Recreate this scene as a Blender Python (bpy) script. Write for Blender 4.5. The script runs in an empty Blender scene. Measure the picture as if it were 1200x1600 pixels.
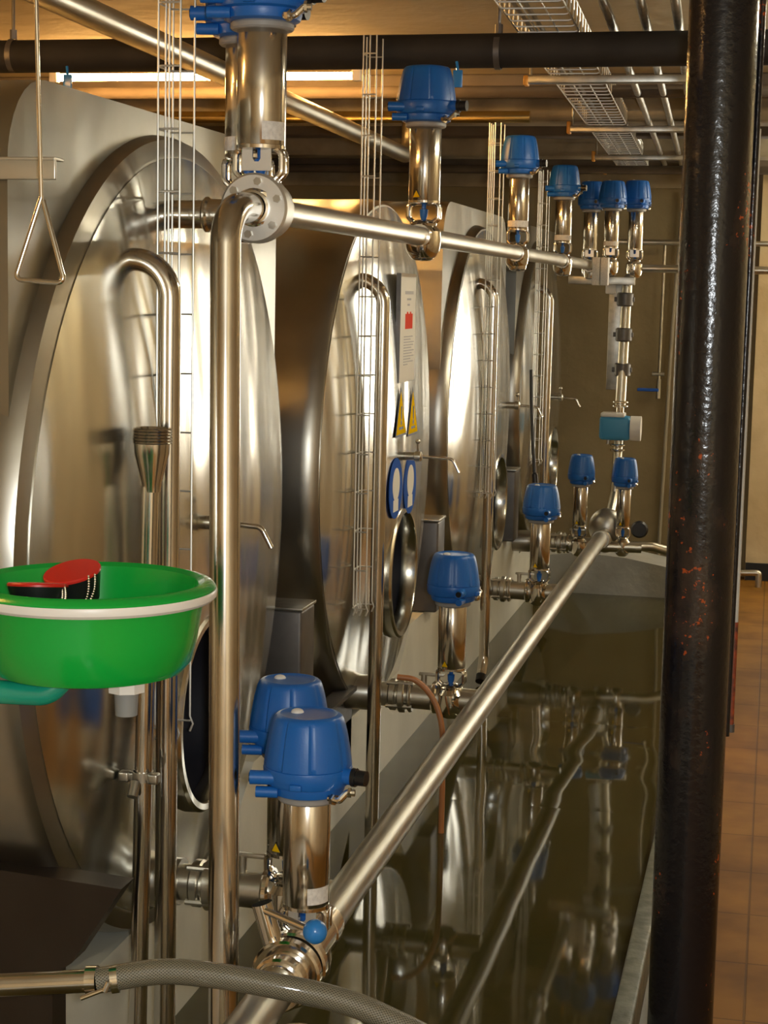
import bpy, bmesh, math, random
from mathutils import Vector, Matrix
random.seed(7)
PI = math.pi
sc = bpy.context.scene
COL = sc.collection

# ------------------------------------------------------------------ camera
yaw, pitch, roll = math.radians(12.4), math.radians(7.15), math.radians(1.2)
EYE = Vector((0, 0, 1.6))
fw = Vector((-math.sin(yaw)*math.cos(pitch), math.cos(yaw)*math.cos(pitch), -math.sin(pitch)))
r0 = Vector((math.cos(yaw), math.sin(yaw), 0)); u0 = r0.cross(fw)
rr = r0*math.cos(roll) + u0*math.sin(roll); uu = -r0*math.sin(roll) + u0*math.cos(roll)
cd = bpy.data.cameras.new('camera'); cam = bpy.data.objects.new('camera', cd); COL.objects.link(cam)
cd.sensor_fit = 'VERTICAL'; cd.sensor_height = 36; cd.lens = 2750/1600*36; cd.clip_start = .05
cam.matrix_world = Matrix(((rr.x, uu.x, -fw.x, EYE.x), (rr.y, uu.y, -fw.y, EYE.y), (rr.z, uu.z, -fw.z, EYE.z), (0, 0, 0, 1)))
sc.camera = cam

# ------------------------------------------------------------------ light and exposure
w = bpy.data.worlds.new('world'); sc.world = w; w.use_nodes = True
w.node_tree.nodes['Background'].inputs[0].default_value = (1, .7, .4, 1)
w.node_tree.nodes['Background'].inputs[1].default_value = .02
sc.view_settings.view_transform = 'Standard'; sc.view_settings.look = 'None'
sc.view_settings.gamma = 1; sc.view_settings.exposure = 0.0
try: sc.view_settings.use_curve_mapping = False
except Exception: pass
WARM = (1.0, .60, .22)
FLASH_W, PANE_E, TUBE_E, CORR_E = 118.0, 15.0, 210.0, 145.0
def lamp(name, kind, loc, energy, color, **kw):
    d = bpy.data.lights.new(name, kind); d.energy = energy; d.color = color
    for k, v in kw.items(): setattr(d, k, v)
    o = bpy.data.objects.new(name, d); o.location = loc; COL.objects.link(o); return o
# the camera's flash, fired from beside the lens
lamp('camera_flash', 'POINT', (.06, -.02, 1.62), FLASH_W, (.93, .98, 1.0), shadow_soft_size=.03)

# ------------------------------------------------------------------ materials
def nodes(name):
    m = bpy.data.materials.new(name); m.use_nodes = True
    return m, m.node_tree, m.node_tree.nodes['Principled BSDF']
def mat(name, col, rough=.5, metal=0., noise=None, bump=None, spec=None, coat=0, col2=None, scale=(1, 1, 1), emit=None, rvar=0):
    m, nt, b = nodes(name)
    b.inputs['Base Color'].default_value = (*col, 1); b.inputs['Roughness'].default_value = rough
    b.inputs['Metallic'].default_value = metal
    if spec is not None: b.inputs['Specular IOR Level'].default_value = spec
    if coat: b.inputs['Coat Weight'].default_value = coat; b.inputs['Coat Roughness'].default_value = .08
    if emit: b.inputs['Emission Color'].default_value = (*emit[0], 1); b.inputs['Emission Strength'].default_value = emit[1]
    if noise or bump:
        tc = nt.nodes.new('ShaderNodeTexCoord'); mp = nt.nodes.new('ShaderNodeMapping')
        mp.inputs['Scale'].default_value = scale
        nt.links.new(tc.outputs['Object'], mp.inputs['Vector'])
    if noise:
        n = nt.nodes.new('ShaderNodeTexNoise'); n.inputs['Scale'].default_value = noise; n.inputs['Detail'].default_value = 6
        nt.links.new(mp.outputs[0], n.inputs['Vector'])
        cr = nt.nodes.new('ShaderNodeValToRGB'); cr.color_ramp.elements[0].position = .35; cr.color_ramp.elements[1].position = .65
        c2 = col2 or tuple(c*.7 for c in col)
        cr.color_ramp.elements[0].color = (*c2, 1); cr.color_ramp.elements[1].color = (*col, 1)
        nt.links.new(n.outputs['Fac'], cr.inputs['Fac']); nt.links.new(cr.outputs[0], b.inputs['Base Color'])
        if rvar:
            mr = nt.nodes.new('ShaderNodeMapRange'); mr.inputs[3].default_value = rough-rvar; mr.inputs[4].default_value = rough+rvar
            nt.links.new(n.outputs['Fac'], mr.inputs[0]); nt.links.new(mr.outputs[0], b.inputs['Roughness'])
    if bump:
        n2 = nt.nodes.new('ShaderNodeTexNoise'); n2.inputs['Scale'].default_value = bump[0]; n2.inputs['Detail'].default_value = bump[2] if len(bump) > 2 else 3
        nt.links.new(mp.outputs[0], n2.inputs['Vector'])
        bp = nt.nodes.new('ShaderNodeBump'); bp.inputs['Strength'].default_value = 1; bp.inputs['Distance'].default_value = bump[1]
        nt.links.new(n2.outputs['Fac'], bp.inputs['Height']); nt.links.new(bp.outputs[0], b.inputs['Normal'])
    return m
M = {}
M['pipe'] = mat('pipe_steel', (.68, .65, .60), .17, 1, noise=8, col2=(.58, .55, .5), rvar=.04)
M['pipe_dull'] = mat('dull_pipe_steel', (.62, .59, .51), .33, 1, noise=7, col2=(.54, .51, .43), rvar=.05)
M['pipe_worn'] = mat('worn_pipe_steel', (.42, .40, .33), .38, 1, noise=9, col2=(.33, .31, .25), rvar=.07)
M['brushed'] = mat('brushed_steel', (.74, .73, .69), .42, .9)
M['chrome'] = mat('polished_steel', (.76, .73, .68), .13, 1)
M['dome'] = mat('tank_end_steel', (.66, .655, .60), .205, 1, noise=3, col2=(.60, .59, .53), bump=(4, .013, 1), scale=(1, 1.7, .5), rvar=.05)
M['shell'] = mat('tank_shell_steel', (.44, .42, .37), .32, 1, noise=4, col2=(.36, .34, .29), bump=(3, .006), rvar=.06)
M['clad'] = mat('cladding_sheet_steel', (.42, .41, .36), .33, 1, noise=3, col2=(.31, .295, .245), bump=(2.2, .012), rvar=.06)
M['galv'] = mat('galvanised_steel', (.56, .54, .48), .35, 1, noise=20)
M['wire'] = mat('tray_wire', (.66, .65, .60), .38, .7)
M['brass'] = mat('polished_duct', (.80, .62, .28), .22, 1)
M['blue'] = mat('blue_plastic', (.010, .125, .47), .36, bump=(300, .0002))
M['bluelite'] = mat('light_blue_plastic', (.03, .22, .62), .22)
M['bluepaint'] = mat('transmitter_paint', (.05, .27, .50), .45)
M['black'] = mat('black_plastic', (.010, .010, .011), .35)
M['grey'] = mat('grey_collar', (.30, .29, .28), .45)
M['midgrey'] = mat('grey_plastic', (.24, .25, .25), .4)
M['white'] = mat('white_plastic', (.80, .77, .72), .35)
M['label'] = mat('paper_label', (.80, .77, .72), .6, noise=160, col2=(.64, .61, .57))
M['yellow'] = mat('sticker_yellow', (.80, .50, .008), .9, spec=0.0)
M['ink'] = mat('sticker_ink', (.02, .02, .02), .5)
M['signblue'] = mat('sign_blue', (.03, .10, .42), .8, spec=.05)
M['signred'] = mat('sign_red', (.75, .10, .07), .9, spec=0.0)
M['signtext'] = mat('sign_text', (.36, .35, .36), .6)
M['paper'] = mat('sign_paper', (.80, .78, .72), .8, spec=.15)
M['green'] = mat('green_basin_plastic', (.003, .38, .045), .25, coat=.4)
M['greenpipe'] = mat('green_painted_pipe', (.01, .30, .20), .22, coat=.3)
M['red'] = mat('red_cover', (.55, .015, .008), .4)
M['hose_end'] = mat('tan_rubber', (.42, .17, .06), .4)
M['lagging'] = mat('dark_pipe_lagging', (.022, .019, .017), .75, noise=9, col2=(.012, .010, .009))
M['darksteel'] = mat('dark_post_steel', (.16, .15, .145), .45, .6, noise=8)
M['darkleg'] = mat('dark_leg_steel', (.04, .030, .022), .36, .5, noise=6, col2=(.03, .02, .014))
M['cavity'] = mat('manway_door_and_shade', (.012, .012, .018), .55)  # near-black: paints shade onto the steel hole walls, also colours the door
M['orange'] = mat('orange_end_cap', (.75, .33, .04), .5)
M['cream'] = mat('cream_plinth_paint', (.72, .71, .62), .45, noise=4, col2=(.60, .59, .50), bump=(12, .002))
M['ceil'] = mat('ceiling_paint', (.52, .44, .30), .8, noise=1.6, col2=(.40, .32, .19), bump=(9, .006))
M['beam'] = mat('beam_paint', (.36, .30, .20), .8, noise=5, col2=(.20, .16, .10), bump=(10, .006))
M['beamdark'] = mat('dark_beam', (.13, .10, .07), .8, noise=6)
M['wallb'] = mat('brown_grey_plaster', (.26, .205, .11), .75, noise=2.2, col2=(.21, .16, .08), bump=(22, .003))
M['wallc'] = mat('cream_plaster', (.74, .61, .39), .7, noise=2.6, col2=(.56, .43, .24), bump=(14, .004))
M['concrete'] = mat('grey_concrete', (.42, .42, .39), .5, noise=6, col2=(.34, .34, .31), bump=(20, .003))
M['curb'] = mat('curb_stone', (.22, .24, .20), .5, noise=18, col2=(.13, .14, .12), bump=(40, .003))
M['basefl'] = mat('basin_bottom', (.06, .05, .03), .6, noise=4)
M['palegrey'] = mat('pale_conduit_paint', (.62, .62, .58), .3)
M['redpaint'] = mat('red_lead_paint', (.40, .07, .02), .5, noise=60, col2=(.10, .03, .02))
M['cable'] = mat('grey_cable', (.33, .30, .24), .6)
def tube_mat(name, col, e):
    m, nt, b = nodes(name); b.inputs['Base Color'].default_value = (.9, .9, .85, 1)
    b.inputs['Emission Color'].default_value = (*col, 1); b.inputs['Emission Strength'].default_value = e
    return m
M['tube'] = tube_mat('warm_fluorescent_tube', (1, .52, .15), TUBE_E)
M['daypane'] = tube_mat('daylit_frosted_pane', (1, .97, .86), PANE_E)
M['tube_corridor'] = tube_mat('corridor_fluorescent_tube', (1, .93, .73), CORR_E)
def tile_mat():
    m, nt, b = nodes('brown_floor_tiles')
    tc = nt.nodes.new('ShaderNodeTexCoord'); br = nt.nodes.new('ShaderNodeTexBrick')
    br.offset = 0; br.inputs['Scale'].default_value = 1; br.inputs['Brick Width'].default_value = .35; br.inputs['Row Height'].default_value = .35
    br.inputs['Mortar Size'].default_value = .003; br.inputs['Mortar Smooth'].default_value = .2
    br.inputs['Color1'].default_value = (.29, .135, .020, 1); br.inputs['Color2'].default_value = (.26, .118, .017, 1); br.inputs['Mortar'].default_value = (.17, .08, .014, 1)
    n = nt.nodes.new('ShaderNodeTexNoise'); n.inputs['Scale'].default_value = 4; n.inputs['Detail'].default_value = 8
    mx = nt.nodes.new('ShaderNodeMixRGB'); mx.blend_type = 'MULTIPLY'; mx.inputs[0].default_value = .8
    cr = nt.nodes.new('ShaderNodeValToRGB'); cr.color_ramp.elements[0].color = (.55, .5, .45, 1); cr.color_ramp.elements[0].position = .35
    cr.color_ramp.elements[1].position = .62
    L = nt.links.new
    L(tc.outputs['Object'], br.inputs['Vector']); L(tc.outputs['Object'], n.inputs['Vector']); L(n.outputs['Fac'], cr.inputs['Fac'])
    L(br.outputs['Color'], mx.inputs[1]); L(cr.outputs[0], mx.inputs[2]); L(mx.outputs[0], b.inputs['Base Color'])
    b.inputs['Roughness'].default_value = .65; b.inputs['Specular IOR Level'].default_value = .2
    bp = nt.nodes.new('ShaderNodeBump'); bp.inputs['Distance'].default_value = .002; L(br.outputs['Fac'], bp.inputs['Height']); bp.invert = True
    L(bp.outputs[0], b.inputs['Normal'])
    return m
M['tile'] = tile_mat()
def column_mat():
    m, nt, b = nodes('black_gloss_paint_rusting'); L = nt.links.new
    tc = nt.nodes.new('ShaderNodeTexCoord')
    n = nt.nodes.new('ShaderNodeTexNoise'); n.inputs['Scale'].default_value = 9; n.inputs['Detail'].default_value = 8
    n2 = nt.nodes.new('ShaderNodeTexNoise'); n2.inputs['Scale'].default_value = 75; n2.inputs['Detail'].default_value = 4
    mp = nt.nodes.new('ShaderNodeMapping'); mp.inputs['Scale'].default_value = (1, 1, .55)
    L(tc.outputs['Object'], mp.inputs[0]); L(mp.outputs[0], n.inputs[0]); L(tc.outputs['Object'], n2.inputs[0])
    c1 = nt.nodes.new('ShaderNodeValToRGB'); e = c1.color_ramp.elements
    e[0].position = .53; e[0].color = (.010, .009, .011, 1); e[1].position = .68; e[1].color = (.05, .032, .024, 1)
    L(n.outputs['Fac'], c1.inputs[0])
    ad = nt.nodes.new('ShaderNodeMath'); ad.operation = 'MULTIPLY'; L(n.outputs['Fac'], ad.inputs[0]); L(n2.outputs['Fac'], ad.inputs[1])
    c2 = nt.nodes.new('ShaderNodeValToRGB'); f = c2.color_ramp.elements
    f[0].position = .375; f[0].color = (0, 0, 0, 1); f[1].position = .405; f[1].color = (1, 1, 1, 1)
    L(ad.outputs[0], c2.inputs[0])
    mx = nt.nodes.new('ShaderNodeMixRGB'); mx.inputs[2].default_value = (.42, .075, .015, 1)
    L(c2.outputs[0], mx.inputs[0]); L(c1.outputs[0], mx.inputs[1]); L(mx.outputs[0], b.inputs['Base Color'])
    b.inputs['Roughness'].default_value = .19
    bp = nt.nodes.new('ShaderNodeBump'); bp.inputs['Distance'].default_value = .0012
    n3 = nt.nodes.new('ShaderNodeTexNoise'); n3.inputs['Scale'].default_value = 70; n3.inputs['Detail'].default_value = 3
    L(tc.outputs['Object'], n3.inputs[0]); L(n3.outputs['Fac'], bp.inputs['Height']); L(bp.outputs[0], b.inputs['Normal'])
    return m
M['column'] = column_mat()
def water_mat():
    m, nt, b = nodes('murky_water'); L = nt.links.new
    b.inputs['Base Color'].default_value = (.054, .047, .015, 1); b.inputs['Roughness'].default_value = .045; b.inputs['IOR'].default_value = 1.36
    tc = nt.nodes.new('ShaderNodeTexCoord'); n = nt.nodes.new('ShaderNodeTexNoise'); n.inputs['Scale'].default_value = 2.2; n.inputs['Detail'].default_value = 1
    L(tc.outputs['Object'], n.inputs[0])
    bp = nt.nodes.new('ShaderNodeBump'); bp.inputs['Distance'].default_value = .004; bp.inputs['Strength'].default_value = .6
    # a band of ripples across the water, calm elsewhere
    sx = nt.nodes.new('ShaderNodeSeparateXYZ'); L(tc.outputs['Object'], sx.inputs[0])
    def mth(op, a, v):
        q = nt.nodes.new('ShaderNodeMath'); q.operation = op; L(a, q.inputs[0])
        if isinstance(v, float): q.inputs[1].default_value = v
        else: L(v, q.inputs[1])
        return q.outputs[0]
    d = mth('DIVIDE', mth('SUBTRACT', sx.outputs['Y'], 5.75), .55); g = mth('MAXIMUM', mth('SUBTRACT', mth('MULTIPLY', mth('MULTIPLY', d, d), -1.0), -1.0), 0.0)
    amp = mth('ADD', mth('MULTIPLY', g, 2.4), .5)
    L(mth('MULTIPLY', n.outputs['Fac'], amp), bp.inputs['Height']); L(bp.outputs[0], b.inputs['Normal'])
    return m
M['water'] = water_mat()
def hose_mat():
    m, nt, b = nodes('braided_clear_hose'); L = nt.links.new
    uv = nt.nodes.new('ShaderNodeUVMap')
    def band(sx, sy):
        mp = nt.nodes.new('ShaderNodeMapping'); mp.inputs['Rotation'].default_value = (0, 0, sx); mp.inputs['Scale'].default_value = (1, 1, 1)
        L(uv.outputs[0], mp.inputs[0])
        wv = nt.nodes.new('ShaderNodeTexWave'); wv.inputs['Scale'].default_value = sy; wv.wave_type = 'BANDS'
        L(mp.outputs[0], wv.inputs['Vector']); return wv
    a, c = band(.7, 90), band(-.7, 90)
    mx = nt.nodes.new('ShaderNodeMath'); mx.operation = 'MAXIMUM'; L(a.outputs['Fac'], mx.inputs[0]); L(c.outputs['Fac'], mx.inputs[1])
    cr = nt.nodes.new('ShaderNodeValToRGB'); cr.color_ramp.elements[0].color = (.085, .078, .055, 1); cr.color_ramp.elements[1].color = (.23, .215, .16, 1)
    cr.color_ramp.elements[0].position = .55
    L(mx.outputs[0], cr.inputs[0]); L(cr.outputs[0], b.inputs['Base Color'])
    b.inputs['Roughness'].default_value = .25; b.inputs['Transmission Weight'].default_value = .15; b.inputs['Coat Weight'].default_value = .5
    bp = nt.nodes.new('ShaderNodeBump'); bp.inputs['Distance'].default_value = .0006; L(mx.outputs[0], bp.inputs['Height']); L(bp.outputs[0], b.inputs['Normal'])
    return m
M['hose'] = hose_mat()

# ------------------------------------------------------------------ mesh helpers
def V(*a): return Vector(a)
def fillet(pts, rad, n=8):
    """round the corners of a polyline"""
    pts = [Vector(p) for p in pts]; out = [pts[0]]
    for i in range(1, len(pts)-1):
        a, b, c = pts[i-1], pts[i], pts[i+1]
        d1 = (a-b).normalized(); d2 = (c-b).normalized(); ang = d1.angle(d2)
        if ang > PI-.01: out.append(b); continue
        t = min(rad/math.tan(ang/2), (a-b).length*.49 if i > 1 else (a-b).length*.98, (c-b).length*.49 if i < len(pts)-2 else (c-b).length*.98)
        rd = t*math.tan(ang/2); ctr = b+(d1+d2).normalized()*(rd/math.sin(ang/2))
        p1, p2 = b+d1*t, b+d2*t; v1, v2 = p1-ctr, p2-ctr; tot = v1.angle(v2); ax = v1.cross(v2).normalized()
        for k in range(n+1): out.append(ctr+Matrix.Rotation(tot*k/n, 3, ax) @ v1)
    out.append(pts[-1]); return out
def spline(pts, n=12):
    pts = [Vector(p) for p in pts]; P = [pts[0]*2-pts[1]]+pts+[pts[-1]*2-pts[-2]]; out = []
    for i in range(1, len(P)-2):
        for k in range(n):
            t = k/n
            out.append(.5*((2*P[i])+(P[i+1]-P[i-1])*t+(2*P[i-1]-5*P[i]+4*P[i+1]-P[i+2])*t*t+(3*P[i]-P[i-1]-3*P[i+1]+P[i+2])*t**3))
    out.append(pts[-1]); return out
class MB:
    def __init__(s): s.bm = bmesh.new(); s.uv = s.bm.loops.layers.uv.new('UVMap')
    def tube(s, path, r, seg=20, caps=True):
        path = [Vector(p) for p in path]; n = len(path); rs = r if isinstance(r, (list, tuple)) else [r]*n
        up = None; rings = []; dist = 0; ds = []
        for i, p in enumerate(path):
            t = (path[min(i+1, n-1)]-path[max(i-1, 0)]).normalized()
            if up is None:
                up = t.orthogonal().normalized()
            else:
                up = up-t*up.dot(t)
                up = up.normalized() if up.length > 1e-6 else t.orthogonal().normalized()
            sd = t.cross(up)
            if i: dist += (path[i]-path[i-1]).length
            ds.append(dist)
            rings.append([s.bm.verts.new(p+(up*math.cos(a)+sd*math.sin(a))*rs[i]) for a in (2*PI*k/seg for k in range(seg))])
        for i in range(n-1):
            for k in range(seg):
                f = s.bm.faces.new((rings[i][k], rings[i][(k+1) % seg], rings[i+1][(k+1) % seg], rings[i+1][k])); f.smooth = True
                us = (k/seg, (k+1)/seg, (k+1)/seg, k/seg); vs = (ds[i], ds[i], ds[i+1], ds[i+1])
                for l, uu_, vv_ in zip(f.loops, us, vs): l[s.uv].uv = (uu_*2*PI*rs[0], vv_)
        if caps:
            s.bm.faces.new(list(reversed(rings[0]))); s.bm.faces.new(rings[-1])
        return s
    def cyl(s, a, b, r, seg=24, r2=None): return s.tube([a, b], [r, r if r2 is None else r2], seg)
    def box(s, lo, hi, bev=0):
        t = bmesh.new(); bmesh.ops.create_cube(t, size=1)
        c = [(lo[i]+hi[i])/2 for i in range(3)]; d = [hi[i]-lo[i] for i in range(3)]
        for v in t.verts: v.co = Vector((c[0]+v.co.x*d[0], c[1]+v.co.y*d[1], c[2]+v.co.z*d[2]))
        if bev: bmesh.ops.bevel(t, geom=list(t.edges), offset=bev, segments=3, affect='EDGES', profile=.5)
        return s.merge(t)
    def merge(s, t, mx=None):
        m = bpy.data.meshes.new('tmp'); t.to_mesh(m); t.free()
        if mx is not None: m.transform(mx)
        s.bm.from_mesh(m); bpy.data.meshes.remove(m); return s
    def sphere(s, c, r, sc_=(1, 1, 1), seg=24):
        t = bmesh.new(); bmesh.ops.create_uvsphere(t, u_segments=seg, v_segments=seg//2, radius=r)
        for v in t.verts: v.co = Vector((c[0]+v.co.x*sc_[0], c[1]+v.co.y*sc_[1], c[2]+v.co.z*sc_[2]))
        for f in t.faces: f.smooth = True
        return s.merge(t)
    def revolve(s, prof, c=(0, 0, 0), axis='Z', seg=48, mod=None, closed=False):
        """profile of (radius, height) turned about an axis"""
        rings = []; c = Vector(c)
        def P(r, a, h):
            x, y = r*math.cos(a), r*math.sin(a)
            return c+{'Z': V(x, y, h), 'X': V(h, x, y), 'Y': V(y, h, x)}[axis]
        for (r, h) in prof:
            if r < 1e-6: rings.append([s.bm.verts.new(P(0, 0, h))])
            else: rings.append([s.bm.verts.new(P(r*(mod(2*PI*k/seg, h) if mod else 1), 2*PI*k/seg, h)) for k in range(seg)])
        pr = list(zip(rings[:-1], rings[1:]))+([(rings[-1], rings[0])] if closed else [])
        for A, B in pr:
            for k in range(seg):
                k2 = (k+1) % seg
                if len(A) == 1 and len(B) == 1: continue
                if len(A) == 1: vs = (A[0], B[k2], B[k])
                elif len(B) == 1: vs = (A[k], A[k2], B[0])
                else: vs = (A[k], A[k2], B[k2], B[k])
                f = s.bm.faces.new(vs); f.smooth = True
        return s
    def prism(s, poly, d):
        """closed polygon (3-D points) pushed along vector d"""
        d = Vector(d); a = [s.bm.verts.new(Vector(p)) for p in poly]; b = [s.bm.verts.new(Vector(p)+d) for p in poly]
        s.bm.faces.new(a); s.bm.faces.new(list(reversed(b))); n = len(a)
        for i in range(n): s.bm.faces.new((a[i], b[i], b[(i+1) % n], a[(i+1) % n]))
        return s
    def mesh(s, name, origin=(0, 0, 0), angle=35):
        bmesh.ops.recalc_face_normals(s.bm, faces=s.bm.faces)
        o = Vector(origin)
        for v in s.bm.verts: v.co -= o
        for f in s.bm.faces: f.smooth = True
        me = bpy.data.meshes.new(name); s.bm.to_mesh(me); s.bm.free()
        me.set_sharp_from_angle(angle=math.radians(angle)); return me
    def build(s, name, m, parent=None, origin=None, angle=35, label=None):
        org = Vector((0, 0, 0))
        if parent is not None:
            org = Vector(parent['_o'])
        elif origin is not None: org = Vector(origin)
        me = s.mesh(name, org, angle); me.materials.append(M[m] if isinstance(m, str) else m)
        o = bpy.data.objects.new(name, me); COL.objects.link(o)
        if parent is not None: o.parent = parent
        else: o.location = org
        o['_o'] = tuple(org)
        if label: o['label'] = label
        return o
def thing(name, label, cat, loc, group=None):
    o = bpy.data.objects.new(name, None); COL.objects.link(o); o.location = loc; o.empty_display_size = .05
    o['_o'] = tuple(loc); o['label'] = label; o['category'] = cat
    if group: o['group'] = group
    return o
def tag(o, label, cat, group=None, kind=None):
    o['label'] = label; o['category'] = cat
    if group: o['group'] = group
    if kind: o['kind'] = kind
    return o
def struct(o): o['kind'] = 'structure'; return o

# ------------------------------------------------------------------ room shell
XL, XR, YF, YB, ZC = -4.2, 1.3, -2.0, 10.3, 2.42
b = MB().box((-.2, YF, -.1), (XR, YB, 0)); struct(b.build('floor', 'tile')); struct(MB().box((XL, YF, -.1), (-.2, YB, -.02)).build('floor', 'concrete'))
struct(MB().box((XL, YF, ZC), (XR, YB, ZC+.12)).build('ceiling', 'ceil'))
struct(MB().box((XL, YB, 0), (-.115, YB+.15, ZC)).build('wall_back', 'wallb'))
struct(MB().box((-.115, YB-.10, 0), (XR, YB+.15, ZC)).build('wall_back_corridor', 'wallc'))
struct(MB().box((XL-.15, YF, 0), (XL, YB, ZC)).build('wall_left', 'wallc'))
struct(MB().box((XR, YF, 0), (XR+.15, YB, ZC)).build('wall_right', 'wallc'))
struct(MB().box((XL, YF-.15, 0), (XR, YF, ZC)).build('wall_front', 'wallc'))
t = MB().box((.70, YB-.115, .70), (1.28, YB-.098, 2.17), .004).build('window_1', 'white'); struct(t)
MB().box((.74, YB-.119, .75), (1.24, YB-.113, 2.12)).build('lit_pane', 'daypane', t)
MB().box((.975, YB-.128, .75), (1.005, YB-.112, 2.12)).build('mullion', 'white', t)
struct(MB().box((-.113, YB-.115, 0), (XR, YB-.101, .10)).build('baseboard_back', 'black'))
for i, (y, dz, wd, mm) in enumerate(((6.75, .06, .10, 'beamdark'), (7.6, .10, .22, 'beam'), (8.35, .09, .16, 'beamdark'), (9.2, .12, .22, 'beam'), (9.95, .13, .12, 'beamdark'))):
    struct(MB().box((XL, y-wd/2, ZC-dz), (XR, y+wd/2, ZC), .01).build('trim_%d' % (i+1), mm))
struct(MB().box((XL, YB-.03, 2.215), (XR, YB+.01, ZC-.13)).build('trim_6', 'beam'))

# flooded basin in front of the tanks
tag(MB().box((-1.189, .8, -.015), (-.271, 9.12, .05)).build('standing_water', 'water'), 'murky brown water standing in the basin before the tanks, mirroring the pipes', 'water', kind='stuff')
tag(MB().box((-.27, .8, 0), (-.225, 9.2, .105), .006).build('basin_curb', 'curb'), 'narrow greenish stone curb between the water and the black column', 'curb')
b = MB(); arc = [(-1.16, .24), (-.95, .265), (-.72, .25), (-.52, .215), (-.28, .17)]
b.prism([(x, 9.12, z) for x, z in arc]+[(-.28, 9.12, 0), (-1.16, 9.12, 0)], (0, .35, 0))
tag(b.build('concrete_block', 'concrete'), 'low grey concrete block with curved top at the far end of the water', 'block')

# cream plinth under the tank ends: a low wall that rises between the tanks
prof = [(2.79, 0), (2.79, .30)]
TC = [3.38+1.87*k for k in range(4)]
for c in TC:
    prof += [(c-.80, .46), (c-.62, .46), (c-.45, .33), (c+.45, .33), (c+.62, .46), (c+.80, .46)]
prof += [(9.12, .46), (9.12, 0)]
prof = [prof[0], (2.79, .36)]+prof[4:]
b = MB().prism([(-1.19, y, z) for y, z in prof], (-.13, 0, 0))
tag(b.build('tank_plinth', 'cream', angle=20), 'cream painted low wall under the row of tanks, notched below each one', 'plinth')

# ------------------------------------------------------------------ tanks
def dish(r): return -1.165+.062*max(0, 1-(r/.752)**2)**.9
def make_tank(k, label, manway_dy):
    Yc = TC[k]; Zc = 1.1
    t = thing('storage_tank', label, 'tank', (-1.2, Yc, Zc), 'storage tanks in a row')
    # lower cylindrical shell
    MB().revolve([(.772, -1.205), (.772, -2.9), (0, -2.9)], (0, Yc, Zc), 'X', 96).build('shell', 'shell', t)
    # box cladding round the upper half, with rounded shoulders
    h, hf, top, lo, R = .742, .80, 1.935, 1.268, .15
    pts = [(Yc-h, lo)]
    for i in range(9):
        a = PI-PI/2*i/8; pts.append((Yc-h+R+R*math.cos(a), top-R+R*math.sin(a)))
    for i in range(9):
        a = PI/2-PI/2*i/8; pts.append((Yc+hf-R+R*math.cos(a), top-R+R*math.sin(a)))
    pts.append((Yc+hf, lo))
    if k != 1: MB().prism([(-1.203, y, z) for y, z in pts], (-1.65, 0, 0)).build('cladding', 'clad', t)
    # knuckle ring and dished end
    rg = .797 if k == 0 else .774
    ring = [(.74, -1.30), (rg-.002, -1.30), (rg, -1.215), (rg-.003, -1.193), (rg-.010, -1.177), (.758, -1.168), (.745, -1.1655), (.73, -1.17)]
    MB().revolve(ring, (0, Yc, Zc), 'X', 128, closed=True).build('rim_ring', 'shell', t)
    n = 30; p = [(0, -1.50), (.735, -1.50)]+[(.752*(1-i/n), dish(.752*(1-i/n))) for i in range(n+1)]
    dome = MB().revolve(p, (0, Yc, Zc), 'X', 128).build('dished_end', 'dome', t)
    my, mz, mr = Yc+manway_dy, Zc-.37, .188
    cut = MB().revolve([(0, -1.40), (mr, -1.40), (mr, -.9), (0, -.9)], (0, my, mz), 'X', 64).build('cutter', 'cavity', t)
    md = dome.modifiers.new('hole', 'BOOLEAN'); md.operation = 'DIFFERENCE'; md.object = cut; md.solver = 'EXACT'
    bpy.context.view_layer.update()
    me = bpy.data.meshes.new_from_object(dome.evaluated_get(bpy.context.evaluated_depsgraph_get()))
    dome.modifiers.clear(); dome.data = me; me.materials.clear(); me.materials.append(M['dome'])
    me.set_sharp_from_angle(angle=math.radians(30)); me.materials.append(M['cavity'])
    for p in me.polygons:
        c = p.center; yy, zz = c.y+t.location.y-Yc-manway_dy, c.z+t.location.z-Zc+.37
        if math.hypot(yy, zz) < mr+.001: p.material_index = 1  # hole walls darkened by colour to stand in for shade
    bpy.data.objects.remove(cut, do_unlink=True)
    xs = dish(math.hypot(my-Yc, mz-Zc))
    fr = [(mr-.004, xs-.035), (mr-.004, xs+.010), (mr, xs+.016), (mr+.012, xs+.016), (mr+.018, xs+.010), (mr+.02, xs-.03)]
    mw = MB().revolve(fr, (0, my, mz), 'X', 72, closed=True).build('manway_frame', 'dome', t)
    MB().revolve([(0, -1.39), (.186, -1.39), (.186, -1.398), (0, -1.398)], (0, my, mz), 'X', 64).build('manway_door', 'cavity', mw)
    return t
tank_labels = ['nearest stainless tank, its domed end facing the green basin and hanging pull handle',
               'second stainless tank along the row, with the white notice and yellow triangles on its end',
               'third stainless tank, behind the blue-headed valve with the black-tipped bent pipe in front',
               'farthest stainless tank of the row, against the brown back wall']
for k in range(4): make_tank(k, tank_labels[k], (.02, .08, .18, .12)[k])

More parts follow.
